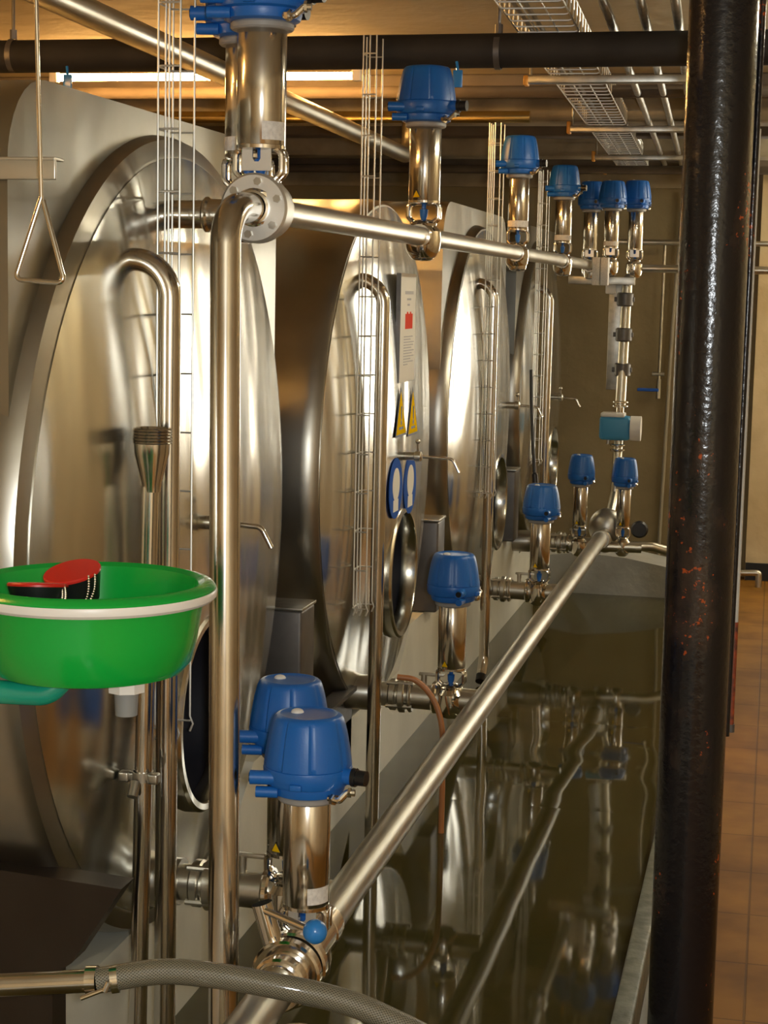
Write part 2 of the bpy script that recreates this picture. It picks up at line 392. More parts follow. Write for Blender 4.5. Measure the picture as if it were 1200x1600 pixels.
# sample taps on the tank ends
def tap(y, z, x0, label, ln=.15, s=1):
    t = thing('sample_tap', label, 'tap', (x0, y, z), 'sample taps on the tank ends')
    MB().revolve([(.0, -.02), (.014*s, -.02), (.014*s, .03), (.018*s, .032), (.018*s, .05), (.010*s, .055), (0, .055)], (x0, y, z), 'X', 20).build('tap_body', 'pipe_dull', t)
    MB().tube(fillet([(x0+.05, y, z), (x0+ln, y, z-.004), (x0+ln+.022, y, z-.045)], .02), .0055*s, 12).build('spout', 'chrome', t)
    b = MB().cyl((x0+.042, y, z), (x0+.042, y-.01, z+.045), .004*s, 10); b.sphere((x0+.042, y-.01, z+.047), .009*s, seg=12)
    b.build('tap_lever', 'pipe_dull', t)
tap(3.36, 1.13, -1.115, 'small sample tap on the nearest tank end, spout poking out behind the tall pipe', .125)
tap(5.31, 1.096, -1.105, 'small sample tap beside the blue stickers on the second tank end', .15, .9)
tap(7.50, 1.125, -1.115, 'small sample tap on the third tank end, right of the bent pipe', .13)
tap(8.98, 1.08, -1.105, 'small sample tap on the farthest tank end before the brown wall', .12)

# ------------------------------------------------------------------ actuator valves
CACHE = {}
def cached(key, fn):
    if key not in CACHE: CACHE[key] = fn()
    return CACHE[key]
def part(name, key, fn, m, parent, label=None):
    me = cached(key, lambda: fn().mesh(key))
    if not me.materials: me.materials.append(M[m])
    o = bpy.data.objects.new(name, me); COL.objects.link(o); o.parent = parent
    if label: o['label'] = label
    return o
HC = .305      # height of the control head's underside above the pipe axis
def head_mb():
    grooves = [math.radians(a) for a in (-112, -72, -20, 30, 75, 120, 165, 205)]
    def mod(a, z):
        z -= HC
        if z < .052 or z > .139: return 1
        for g in grooves:
            d = abs((a-g+PI) % (2*PI)-PI)
            if d < .05: return .975
        d = abs((a-math.radians(-92)+PI) % (2*PI)-PI)
        return 1.022 if d < .30 else 1
    pr = [(0, 0), (.056, 0), (.063, .003), (.066, .012), (.066, .018), (.074, .021), (.0775, .028), (.0785, .046), (.0775, .0505), (.076, .0515), (.0775, .0525), (.0765, .062), (.073, .085), (.0685, .110), (.063, .130), (.060, .137), (.056, .1405), (.050, .142), (.046, .1395), (.030, .139), (0, .139)]
    b = MB().revolve([(r, z+HC) for r, z in pr], seg=96, mod=mod)
    b.cyl((-.045, -.052, HC+.036), (-.088, -.060, HC+.036), .0125, 16)
    b.cyl((-.04, -.05, HC+.010), (-.078, -.056, HC+.010), .010, 14)
    b.cyl((.066, -.02, HC+.040), (.088, -.024, HC+.040), .0145, 18)
    b.box((-.012, -.083, HC+.022), (.010, -.070, HC+.034), .003)
    return b
def yoke_mb():
    b = MB()
    for sgn in (-1, 1):
        b.tube(fillet([(sgn*.012, -.012, .098), (sgn*.040, -.012, .096), (sgn*.040, -.012, .060), (sgn*.022, -.012, .044)], .012), .0055, 10)
        b.tube(fillet([(sgn*.012, .012, .098), (sgn*.040, .012, .096), (sgn*.040, .012, .060), (sgn*.022, .012, .044)], .012), .0055, 10)
        b.box((sgn*.040-.004, -.014, .058), (sgn*.040+.004, .014, .096), .002)
    b.revolve([(.030, .096), (.042, .0985), (.042, .1045), (.0, .1045)], seg=32)
    b.revolve([(.0, .040), (.034, .040), (.036, .046), (.030, .052), (.018, .056), (0, .056)], seg=32)
    return b
def plate_mb():
    b = MB(); x0, x1, z0, z1 = -.025, .025, .062, .097
    out = [(x0, z0), (x1, z0), (x1, z1), (.007, z1), (.007, .082), (.004, .077), (-.004, .077), (-.007, .082), (-.007, z1), (x0, z1)]
    return b.prism([(x, -.026, z) for x, z in out], (0, .004, 0))
def valve(x, y, z, label, s=1.0, body='pipe', sticker='label', group='blue-headed valves on the upper pipe', turn=0, plate=True, rad=1.0, hturn=0):
    t = thing('actuator_valve', label, 'valve', (x, y, z), group); t.rotation_euler = (0, 0, turn); t.scale = (s*rad, s*rad, s)
    part('valve_body', 'body_'+body, lambda: MB().revolve([(0, -.050), (.022, -.048), (.034, -.040), (.044, -.026), (.048, 0), (.046, .026), (.034, .040), (0, .042)], seg=40), 'chrome', t)
    part('yoke', 'yoke', yoke_mb, 'chrome', t)
    if plate: part('yoke_plate', 'yoke_plate', plate_mb, 'brushed', t)
    part('stem', 'stem', lambda: MB().revolve([(0, .054), (.006, .054), (.010, .066), (.011, .082), (.006, .084), (.006, .10), (0, .10)], seg=20), 'blue', t, 'blue valve stem')
    cy = part('actuator_cylinder', 'acyl', lambda: MB().revolve([(0, .104), (.0405, .104), (.0415, .1055), (.0415, .2925), (.0405, .294), (0, .294)], seg=64), 'pipe', t)
    part('collar', 'collar', lambda: MB().revolve([(0, .292), (.050, .292), (.053, .295), (.053, .302), (.050, HC+.001), (0, HC+.001)], seg=48), 'grey', t)
    hd = part('control_head', 'head', head_mb, 'blue', t); hd.rotation_euler = (0, 0, math.radians(hturn))
    part('blanking_plug', 'plug', lambda: MB().cyl((-.080, -.0588, HC+.036), (-.0895, -.0603, HC+.036), .0085, 12), 'black', hd, 'dark plug in the side port')
    part('indicator_lens', 'lens', lambda: MB().sphere((-.024, .012, HC+.139), .0115, (1, 1, .6), 20), 'white', hd, 'small white indicator dome')
    part('cable_gland', 'gland', lambda: MB().cyl((.086, -.024, HC+.040), (.094, -.025, HC+.040), .0165, 12).cyl((.094, -.025, HC+.040), (.112, -.028, HC+.040), .0135, 16), 'black', hd, 'black cable gland')
    part('air_fitting', 'airf', lambda: MB().tube(fillet([(.050, -.045, HC+.006), (.070, -.052, HC+.004), (.082, -.045, HC+.018), (.096, -.044, HC+.018)], .006), .006, 10).cyl((.056, -.047, HC+.005), (.062, -.050, HC+.0045), .010, 6).cyl((.084, -.045, HC+.018), (.089, -.0445, HC+.018), .0095, 6), 'chrome', hd, 'small metal air fitting')
    def band(a0, a1, z0, z1, r=.0421, n=10):
        bb = MB(); P = []
        A = [a0+(a1-a0)*i/n for i in range(n+1)]
        for i in range(n):
            q = [V(r*math.cos(a), r*math.sin(a), zz) for a, zz in ((A[i], z0), (A[i+1], z0), (A[i+1], z1), (A[i], z1))]
            bb.bm.faces.new([bb.bm.verts.new(v) for v in q])
        return bb
    if sticker == 'label':
        part('rating_label', 'rlab', lambda: band(math.radians(-72), math.radians(-8), .112, .142), 'label', cy, 'white printed rating label')
    elif sticker == 'wide':
        part('rating_label', 'rlabw', lambda: band(math.radians(-165), math.radians(-5), .110, .134), 'label', cy, 'wide white rating label')
    elif sticker == 'triangle':
        def tri(sz, r):
            bb = MB(); c0, zc = math.radians(-108), .118
            q = []
            for dx, dz in ((-1, -.6), (0, -.6), (1, -.6), (.5, .27), (0, 1.14), (-.5, .27)):
                a = c0+dx*sz/r; q.append(bb.bm.verts.new(V(r*math.cos(a), r*math.sin(a), zc+dz*sz)))
            bb.bm.faces.new(q); return bb
        tr = part('warning_sticker', 'tri1', lambda: tri(.0125, .0422), 'ink', cy, 'black-edged warning triangle')
        part('sticker_face', 'tri2', lambda: tri(.0098, .0427), 'yellow', tr, 'yellow face of the warning triangle')
    return t
UZ, UX = 1.742, -.918
GU, GL = 'blue-headed valves on the upper pipe', 'blue-headed valves above the water'
valve(-.918, 3.085, UZ, 'large blue-headed valve atop the elbow of the tall front pipe, cut by the picture top', 1.07, sticker='label', group=GU)
valve(-.992, 3.25, UZ-.004, 'blue-headed valve half hidden directly behind the front top valve', 1.07, sticker='wide', group=GU, plate=False)
valve(-.917, 4.58, UZ-.01, 'blue-headed valve with small yellow triangle, upright on the upper pipe before the second tank', 1.0, sticker='triangle', group=GU, plate=False)
valve(-.921, 6.32, UZ-.01, 'upper blue-headed valve just right of the third wire ladder', .95, sticker='wide', group=GU, plate=False, rad=.93)
valve(-.926, 7.71, UZ-.012, 'upper blue-headed valve just right of the fourth wire ladder', .95, sticker='wide', group=GU, plate=False, rad=.92)
valve(-.926, 8.85, UZ-.012, 'left of the three blue-headed valves clustered at the end of the upper pipe', .96, sticker='none', group=GU, hturn=74, rad=.9)
valve(-.812, 8.735, UZ-.002, 'middle of the three blue-headed valves clustered at the end of the upper pipe', .93, sticker='wide', group=GU, hturn=74, rad=.94)
valve(-.712, 8.955, UZ-.008, 'right of the three blue-headed valves clustered at the end of the upper pipe', .98, sticker='none', group=GU, hturn=74, rad=.92)
ZO, ZL = .415, .445
valve(-.768, 2.915, .418, 'blue-headed valve nearest the camera, above the blue ball lever', 1.0, sticker='label', group=GL)
valve(-.888, 3.225, .405, 'blue-headed valve directly behind the nearest lower one, on the first tank outlet', 1.0, sticker='triangle', group=GL, plate=False)
valve(-.880, 4.96, ZO, 'blue-headed valve on the second tank outlet, above the tan tube', .98, sticker='triangle', group=GL, hturn=74, plate=False)
valve(-.880, 6.91, ZO, 'blue-headed valve on the third tank outlet with a black cable on top', .98, sticker='triangle', group=GL, hturn=74, plate=False, rad=.98)
valve(-.872, 8.30, ZO, 'lower blue-headed valve left of the far end of the long sloping pipe', .98, sticker='triangle', group=GL, hturn=74, plate=False, rad=.84)
valve(-.672, 8.36, ZO, 'lower blue-headed valve right of the pipe end, below the blue transmitter', .95, sticker='triangle', group=GL, hturn=74, plate=False, rad=.84)
tag(MB().tube(spline([(-.905, 6.89, .862), (-.915, 6.9, .95), (-.935, 6.95, 1.12), (-.95, 7.0, 1.3)]), [.012]*6+[.007]*31).build('valve_cable', 'black'), 'black cable rising from the valve on the third tank outlet', 'cable')

# ------------------------------------------------------------------ long product pipes
def flange(mb, c, axis, r, th, hole=None):
    c = Vector(c)
    return mb.revolve([(0, -th/2), (r-.004, -th/2), (r, -th/2+.004), (r, th/2-.004), (r-.004, th/2), (0, th/2)], c, axis, 40)
t = thing('upper_pipe', 'straight steel pipe at head height running from the front elbow to the back wall', 'pipe', (UX, 3.1, UZ))
MB().cyl((UX, 3.09, UZ), (UX-.006, 8.85, UZ+.008), .0245, 32).build('pipe_run', 'pipe_dull', t)
b = MB()
flange(b, (UX, 3.06, UZ), 'Y', .062, .036); flange(b, (UX, 3.105, UZ), 'Y', .055, .03)
b.revolve([(0, -.02), (.045, -.02), (.04, .02), (.026, .045), (0, .045)], (UX, 3.14, UZ), 'Y', 36)
fl = b.build('end_flange', 'brushed', t)
for k in range(6):
    a = PI/3*k+.35; MB().cyl((UX+.047*math.cos(a), 3.043, UZ+.047*math.sin(a)), (UX+.047*math.cos(a), 3.036, UZ+.047*math.sin(a)), .0075, 6).build('flange_bolt', 'galv', fl)
for y in (4.58, 6.32, 7.71, 8.82):
    b = MB().revolve([(.024, -.045), (.030, -.045), (.034, -.04), (.034, -.03), (.028, -.02), (.028, .02), (.034, .03), (.034, .04), (.030, .045), (.024, .045)], (UX-.002, y, UZ+.003), 'Y', 28)
    b.revolve([(0, -.052), (.022, -.050), (.030, -.044), (.034, -.025), (.036, 0), (0, 0)], (UX, y, UZ-.01), 'Z', 24)
    b.build('valve_tee', 'chrome', t)
# tall standpipe with elbow into the front flange
t = thing('standpipe', 'tall polished steel standpipe right of the green basin, bending back into the top flange', 'pipe', (-.893, 2.86, 0))
MB().tube(fillet([(-.880, 2.800, -.0), (-.932, 2.925, UZ-.005), (UX, 3.05, UZ)], .072, 12), .0268, 32).build('pipe_run', 'pipe', t)
MB().revolve([(.0265, -.006), (.031, -.005), (.031, .005), (.0265, .006)], (UX, 3.036, UZ), 'Y', 28).build('weld_collar', 'chrome', t)
# branch from the rear top valve into the nearest tank
b = MB().cyl((-1.165, 3.255, UZ-.004), (-1.03, 3.255, UZ-.004), .0268, 28); b.cyl((-1.075, 3.255, UZ-.004), (-.93, 3.255, UZ-.004), .030, 28)
flange(b, (-1.073, 3.255, UZ-.004), 'X', .034, .012)
tag(b.build('branch_pipe', 'pipe'), 'short dark steel pipe joining the nearest tank to the rear top valve', 'pipe')
# lower long pipe
LX = -.762
t = thing('lower_pipe', 'thick dull steel pipe running low above the water along all the tanks', 'pipe', (LX, 3, ZL))
MB().cyl((LX, 3.02, ZL), (LX-.002, 8.26, ZL+.022), .034, 36).build('pipe_run', 'pipe_worn', t)
MB().cyl((LX, .8, ZL), (LX, 2.70, ZL), .034, 36).build('pipe_run', 'pipe_worn', t)
b = MB()
for y, r, th in ((2.73, .047, .03), (2.775, .060, .025), (2.815, .060, .025), (2.985, .042, .04)): flange(b, (LX, y, ZL), 'Y', r, th)
b.cyl((LX, 2.70, ZL), (LX, 3.02, ZL), .040, 36)
vb = b.build('butterfly_valve', 'chrome', t)
b = MB().cyl((LX-.03, 2.795, ZL+.04), (LX-.052, 2.795, ZL+.112), .018, 20); b.cyl((LX-.054, 2.79, ZL+.104), (LX+.045, 2.735, ZL+.098), .0065, 14); b.build('valve_lever', 'chrome', vb)
MB().sphere((LX+.060, 2.727, ZL+.097), .0205, seg=32).build('lever_ball', 'bluelite', vb, label='blue ball knob on the lever')
b = MB()
b.tube(fillet([(LX, 8.26, ZL+.022), (LX, 8.38, ZL+.022), (LX+.01, 8.42, ZL-.05)], .06), .036, 28)
b.cyl((LX-.2, 8.31, ZO), (LX+.18, 8.36, ZO), .026, 24); flange(b, (LX, 8.22, ZL+.02), 'Y', .046, .03)
b.build('end_tee', 'pipe_dull', t)
b = MB().sphere((LX+.005, 8.43, ZL+.05), .085, (1, .7, 1.1), 28); tag(b.build('pump_casing', 'galv'), 'rounded dull steel casing behind the far end of the lower pipe', 'pump')
tag(MB().revolve([(0, -.012), (.034, -.012), (.042, 0), (.034, .012), (0, .012)], (-.60, 8.45, .49), 'Y', 24).build('hand_wheel', 'black'), 'small black handwheel right of the far lower valve', 'handwheel')
tag(MB().tube(fillet([(-.63, 8.36, ZO+.005), (-.53, 8.38, ZO+.005), (-.44, 8.40, ZO-.02), (-.40, 8.42, ZO-.16), (-.40, 8.42, .0)], .05), .022, 24).build('drain_elbow', 'pipe_dull'), 'bent steel pipe leading right and down from the far lower valve', 'pipe')
# second elbow below the hose
tag(MB().tube(fillet([(-.80, 2.60, .05), (-.735, 2.60, .405), (-.66, 2.62, .405), (-.60, 2.64, .05)], .06, 10), .026, 28).build('return_bend', 'chrome'), 'shiny U bend of pipe under the braided hose at the picture bottom', 'pipe')

# outlets from the tanks
def outlet(y, x0, label, big=1.0, x1=-.79):
    t = thing('tank_outlet', label, 'pipe', (x0, y, ZO+.01), 'tank outlet pipes'); z = ZO+.01
    b = MB().revolve([(0, -.06), (.052*big, -.06), (.052*big, .06), (.044*big, .085), (.044*big, .10), (0, .10)], (x0, y, z), 'X', 36); b.build('nozzle', 'shell', t)
    MB().cyl((x0+.08, y, z), (x1+.02, y, z-.006), .036, 32).build('pipe_run', 'pipe_dull', t)
    b = MB(); xs = x0+.135
    for dx, r, th in ((0, .047, .022), (.028, .052, .022), (.052, .050, .012)): flange(b, (xs+dx, y, z), 'X', r, th)
    for k in range(4):
        a = PI/2*k+.6; b.cyl((xs-.015, y+.047*math.cos(a), z+.047*math.sin(a)), (xs+.062, y+.047*math.cos(a), z+.047*math.sin(a)), .006, 8)
    f = b.build('pipe_union', 'pipe_dull', t)
    b = MB(); flange(b, (x1-.135, y, z), 'X', .048, .016); flange(b, (x1-.075, y, z), 'X', .046, .014); b.build('clamp_ring', 'chrome', t)
    b = MB().box((xs+.075, y-.006, z+.062), (xs+.15, y+.006, z+.071), .002); b.cyl((xs+.09, y, z+.03), (xs+.09, y, z+.066), .009, 14); b.build('butterfly_lever', 'pipe_dull', f)
    return t
outlet(3.225, -1.205, 'outlet pipe of the nearest tank, low behind the standpipes at bottom left', 1.05)
outlet(4.96, -1.185, 'outlet pipe of the second tank, with the tan tube hanging from it')
outlet(6.91, -1.185, 'outlet pipe of the third tank, behind the bent pipe with the black tip')
outlet(8.32, -1.13, 'outlet pipe of the farthest tank, before the grey concrete block')
tag(MB().tube(spline([(-1.02, 4.86, .50), (-.965, 4.87, .49), (-.915, 4.87, .44), (-.885, 4.86, .36), (-.88, 4.86, .22), (-.88, 4.86, .05)]), .0085, 14).build('drain_tube', 'hose_end'), 'thin tan rubber tube drooping from the second tank outlet to the water', 'tube')

# gooseneck level pipes in front of each tank end
def goose(y, x, ztop, x0, label, z0=0., rr_=.020, tip=False):
    path = [(x0, y, ztop), (x, y, ztop), (x-.004, y, z0)]
    if tip: path = [(x0, y, ztop), (x, y, ztop), (x, y, z0+.05), (x+.0, y-.045, z0)]
    t = thing('gooseneck_pipe', label, 'pipe', (x, y, z0), 'bent level pipes before the tank ends')
    MB().tube(fillet(path, .068, 12), rr_, 28).build('pipe_run', 'pipe', t)
    MB().revolve([(rr_-.001, -.004), (rr_+.0015, -.002), (rr_+.0015, .002), (rr_-.001, .004)], (x0+.012, y, ztop), 'X', 24).build('weld_bead', 'pipe_dull', t)
    if tip: MB().cyl((x, y-.045, z0), (x, y-.066, z0-.022), rr_*1.04, 20).build('end_cap', 'black', t, label='black cap on the pipe end')
goose(3.05, -1.075, 1.648, -1.165, 'bent steel pipe on the nearest tank end, left of the tall standpipe', 0., .0205)
goose(4.87, -1.085, 1.630, -1.17, 'bent steel pipe before the second tank, behind the wire ladder beside the notice', .03)
goose(6.85, -1.085, 1.640, -1.165, 'bent steel pipe before the third tank, ending in a black cap over the lower pipe', .09, .020, True)
goose(8.60, -1.085, 1.630, -1.16, 'bent steel pipe before the farthest tank, beside the brown wall', .52)
# funnel pipe with thread, beside the first gooseneck
t = thing('funnel_pipe', 'slim steel pipe with a threaded funnel top, in front of the nearest bent pipe', 'pipe', (-1.09, 2.97, 0))
MB().tube([(-1.107, 2.97, 0), (-1.083, 2.97, 1.245)], .0165, 28).build('pipe_run', 'pipe', t)
MB().revolve([(.0165, 1.235), (.018, 1.25), (.031, 1.303), (.032, 1.322), (0, 1.322)], (-1.080, 2.97, 0), 'Z', 40).build('funnel', 'pipe', t)
pr = [(0, 1.320)]
for i in range(5): pr += [(.0345, 1.322+.0055*i), (.0355, 1.3235+.0055*i), (.0345, 1.3255+.0055*i), (.033, 1.327+.0055*i)]
pr += [(.031, 1.350), (.028, 1.345), (0, 1.345)]
MB().revolve(pr, (-1.079, 2.97, 0), 'Z', 40).build('thread', 'pipe', t)
b = MB()
for dx in (-.028, .028): b.box((-1.096+dx-.010, 2.945, .702), (-1.096+dx+.010, 2.965, .722), .004)
b.box((-1.125, 2.953, .704), (-1.066, 2.960, .719), .002); b.revolve([(.0165, -.009), (.021, -.009), (.021, .009), (.0165, .009)], (-1.096, 2.97, .711), 'Z', 24)
b.cyl((-1.102, 2.952, .703), (-1.102, 2.935, .680), .010, 14)
b.build('pipe_clamp', 'galv', t)

# vertical wire ladders
def ladder(x, y, z0, z1, sp, label, dx=.052, dy=.10, s=1.):
    t = thing('wire_ladder', label, 'cable tray', (x, y, z0), 'upright wire cable trays before the tanks')
    r = .0022*s; pos = [(x, y), (x, y+dy*.5), (x, y+dy), (x+dx*.5, y), (x+dx, y), (x+dx, y+dy)]
    for px, py in pos:
        MB().tube([(px+(.004 if px < x+.01 else -.004)*0, py, z1), (px, py, z0+.03), (px+.006, py, z0+.015), (px, py, z0)], r, 8).build('wire', 'wire', t)
    z = z0+.02
    while z < z1:
        MB().tube(fillet([(x+dx, y-.002, z), (x-.003, y-.002, z), (x-.003, y+dy+.002, z), (x+dx, y+dy+.002, z)], .012, 4), r*.9, 6).build('rung', 'wire', t); z += sp
ladder(-1.118, 3.10, .745, 2.41, .112, 'upright wire cable tray before the nearest tank, top left of the picture', .042, .08)
ladder(-1.118, 4.71, .70, 2.28, .108, 'upright wire cable tray before the second tank, over the bent pipe', .036, .075)
ladder(-1.112, 6.80, .80, 2.25, .104, 'upright wire cable tray left of the third upper valve, standing free above the pipe', .045, .09)
ladder(-1.108, 8.22, .80, 2.17, .100, 'upright wire cable tray left of the fourth upper valve, the farthest one', .040, .09)

# ------------------------------------------------------------------ notice and stickers on the second tank
def disc_x(y, z): return dish(math.hypot(y-5.25, z-1.1))
t = thing('notice_board', 'white laminated notice with a red picture on the second tank end', 'sign', (-1.12, 5.31, 1.48))
xb = -1.105; y0, y1, z0, z1 = 5.20, 5.425, 1.325, 1.655
MB().box((xb-.014, y0, z0), (xb, y1, z1), .002).build('board', 'paper', t)
MB().box((xb-.014, y0-.002, z0), (xb-.0, y0-.0005, z1)).build('board_edge', 'darksteel', t)
b = MB()
def strip(b, ya, yb, za, zb, dx=.0006): b.box((xb, ya, za), (xb+dx, yb, zb))
strip(b, 5.262, 5.385, 1.592, 1.602); strip(b, 5.29, 5.35, 1.574, 1.580); strip(b, 5.30, 5.33, 1.557, 1.563)
for i, ln in enumerate((.13, .10, .15, .14, .11, .15, .12, .15, .10, .14, .06)): strip(b, 5.255, 5.255+ln, 1.462-.0085*i, 1.465-.0085*i)
b.build('printed_text', 'signtext', t, label='grey lines of print')
b = MB()
for i in range(5): strip(b, 5.27+.022*i, 5.290+.022*i, 1.487, 1.533+(.006 if i % 2 else 0))
b.build('red_picture', 'signred', t, label='red block of bottles')
def sticker_tri(yc, zc, label, sz=.085):
    t = thing('warning_sign', label, 'sign', (disc_x(yc, zc), yc, zc), 'warning triangles on the second tank'); x = disc_x(yc, zc)
    P = [(yc-sz*.95, zc-sz*.6), (yc+sz*.95, zc-sz*.6), (yc, zc+sz*1.15)]
    slope = (disc_x(yc, zc+.05)-disc_x(yc, zc-.05))/.1
    def q(k, dx): return [(x+dx+slope*(zc+(z-zc)*k-zc), yc+(y-yc)*k, zc+(z-zc)*k) for y, z in P]
    MB().prism(q(1, .003), (.0015, 0, 0)).build('sign_border', 'ink', t); MB().prism(q(.86, .004), (.0015, 0, 0)).build('sign_face', 'yellow', t, label='yellow triangle face')
    b = MB()
    b.box((x+.005, yc-.03, zc-.030), (x+.0062, yc+.03, zc-.022)); b.sphere((x+.005, yc+.002, zc-.012), .013, (.08, 1.3, 1), 12); b.box((x+.005, yc-.004, zc), (x+.0062, yc+.008, zc+.04))
    b.build('sign_symbol', 'ink', t)
sticker_tri(5.215, 1.215, 'left yellow warning triangle under the white notice')
sticker_tri(5.405, 1.205, 'right yellow warning triangle under the white notice')
def sticker_round(yc, zc, label):
    x = disc_x(yc, zc); t = thing('mandatory_sign', label, 'sign', (x, yc, zc), 'round blue signs on the second tank')
    MB().revolve([(0, .002), (.092, .002), (.092, .0045), (0, .0045)], (x, yc, zc), 'X', 40).build('sign_disc', 'signblue', t)
    b = MB().revolve([(0, .0045), (.05, .0045), (.05, .0055), (0, .0055)], (x, yc, zc+.012), 'X', 28); b.box((x+.0045, yc-.035, zc-.07), (x+.0053, yc+.035, zc-.034))
    b.build('sign_symbol', 'paper', t, label='white symbol')
sticker_round(5.165, 1.010, 'left round blue and white sign below the yellow triangles')
sticker_round(5.385, 1.000, 'right round blue and white sign below the yellow triangles')

# ------------------------------------------------------------------ posts between the tanks
def post(y, label, x1=-1.142, h=.79):
    t = thing('support_post', label, 'post', (x1-.06, y, .462), 'tank support posts')
    MB().box((x1-.11, y, .462), (x1, y+.13, h), .008).build('post_body', 'darksteel', t)
    MB().box((x1-.113, y-.004, h), (x1+.003, y+.134, h+.008), .002).build('cap_plate', 'galv', t)
post(4.25, 'dark grey steel post between the nearest and second tanks, above the blue valve heads')
post(6.10, 'dark grey steel post between the second and third tanks')
post(8.00, 'dark grey steel post between the third and farthest tanks')
b = MB().prism([(-1.19, 4.62, .44), (-1.19, 5.02, .44), (-1.19, 5.02, .12)], (-.008, 0, 0)).box((-1.20, 4.58, .44), (-1.15, 5.04, .452))
tag(b.build('saddle_bracket', 'darksteel'), 'dark triangular steel bracket under the second tank end, behind its outlet', 'bracket')
t = thing('support_post', 'dark steel leg with slanted web under the nearest tank, at bottom left', 'post', (-1.3, 2.72, 0))
MB().prism([(-1.7, 2.72, 0), (-1.166, 2.72, 0), (-1.166, 2.72, .418), (-1.13, 2.72, .445), (-1.04, 2.72, .585), (-1.3, 2.72, .60), (-1.7, 2.72, .60)], (0, .06, 0)).build('leg_body', 'darkleg', t)

# ------------------------------------------------------------------ eyewash basin
BX, BY, BZ = -.992, 2.46, 1.145
t = thing('eyewash_basin', 'round green plastic eyewash basin with a white rim band at left', 'basin', (BX, BY, BZ-.126))
pr = [(0, -.124), (.120, -.126), (.142, -.120), (.155, -.104), (.163, -.065), (.169, -.025), (.172, -.010), (.183, -.004), (.188, .001), (.189, .007), (.183, .013), (.172, .0155), (.163, .010), (.158, -.02), (.151, -.07), (.140, -.104), (.118, -.116), (0, -.118)]
MB().revolve(pr, (BX, BY, BZ), 'Z', 96).build('bowl', 'green', t)
MB().revolve([(.172, -.0125), (.186, -.0115), (.1905, -.007), (.1915, .0005), (.190, .0045), (.185, .003), (.172, -.008)], (BX, BY, BZ), 'Z', 96, closed=True).build('rim_band', 'white', t, label='white band round the rim')
nx, ny, nz = -.922, 2.43, BZ-.125
dr = MB().cyl((nx, ny, nz+.012), (nx, ny, nz-.020), .0285, 8).build('drain_nut', 'white', t, label='white hexagonal drain nut')
MB().tube([(nx, ny, nz-.018), (nx, ny, nz-.056)], [.0185, .0165], 28).build('drain_spigot', 'midgrey', dr, label='grey drain spigot')
MB().tube(fillet([(-1.45, 2.33, 1.000), (-1.035, 2.405, .993), (-1.010, 2.42, 1.025)], .035, 10), .0180, 28).build('supply_pipe', 'greenpipe', t, label='sea-green supply pipe under the bowl')
def nozzle(c, tilt, ax, r, h, taper):
    mx = Matrix.Translation(c) @ Matrix.Rotation(tilt, 4, ax)
    x = MB().revolve([(0, -h), (r*taper, -h), (r*.98, -.004), (r, 0), (0, 0)], (0, 0, 0), 'Z', 40).bm; x2 = MB().merge(x, mx)
    y = MB().revolve([(0, .0), (r*1.02, .0), (r*1.02, .003), (r*.98, .005), (0, .006)], (0, 0, 0), 'Z', 40).bm; y2 = MB().merge(y, mx)
    s = x2.build('spray_head', 'black', t, label='black rubber spray head'); y2.build('dust_cover', 'red', s, label='red dust cover'); return s
s1 = nozzle(V(-1.020, 2.46, 1.168), math.radians(17), V(.9, -.35, 0), .043, .045, .75)
s2 = nozzle(V(-1.050, 2.40, 1.156), math.radians(-8.5), V(1, .2, 0), .044, .020, .85)
MB().cyl((-1.02, 2.46, 1.125), (-1.02, 2.46, 1.0), .012, 16).cyl((-1.058, 2.42, 1.125), (-1.03, 2.44, 1.0), .012, 16).build('riser_pipe', 'chrome', t)
def chain(a, b_, sag, par):
    m = MB(); a, b_ = Vector(a), Vector(b_); n = 15
    for i in range(n+1):
        q = a.lerp(b_, i/n); q += V(.006*math.sin(PI*i/n), 0, -sag*math.sin(PI*i/n)); m.sphere(q, .0021, seg=8)
    m.build('bead_chain', 'chrome', par)
chain((-.974, 2.435, 1.172), (-.985, 2.42, 1.12), 0, s1); chain((-.982, 2.43, 1.17), (-.992, 2.415, 1.115), .0, s1)
chain((-1.010, 2.395, 1.160), (-1.016, 2.38, 1.118), 0, s2); chain((-1.007, 2.398, 1.160), (-1.011, 2.385, 1.12), 0, s2)

# pull handle of the emergency shower, hanging from the ceiling
t = thing('pull_handle', 'thin steel rod with a triangular pull loop hanging over the green basin', 'handle', (-1.065, 2.46, ZC))
MB().tube([(-1.09, 2.47, ZC+.01), (-1.07, 2.464, 1.725)], .0033, 12).build('rod', 'chrome', t)
MB().tube(fillet([(-1.070, 2.464, 1.727), (-1.106, 2.450, 1.606), (-1.027, 2.450, 1.602), (-1.067, 2.464, 1.722)], .008, 5), .0038, 12).build('loop', 'chrome', t)
b = MB().box((-1.75, 2.615, 1.762), (-1.112, 2.622, 1.795), .002); b.box((-1.75, 2.612, 1.792), (-1.112, 2.650, 1.797), .001); b.box((-1.30, 2.62, 1.765), (-1.26, 2.72, 1.792))
tag(b.build('steel_bar', 'pipe_dull'), 'flat steel bar sticking out at left behind the pull rod', 'bar')

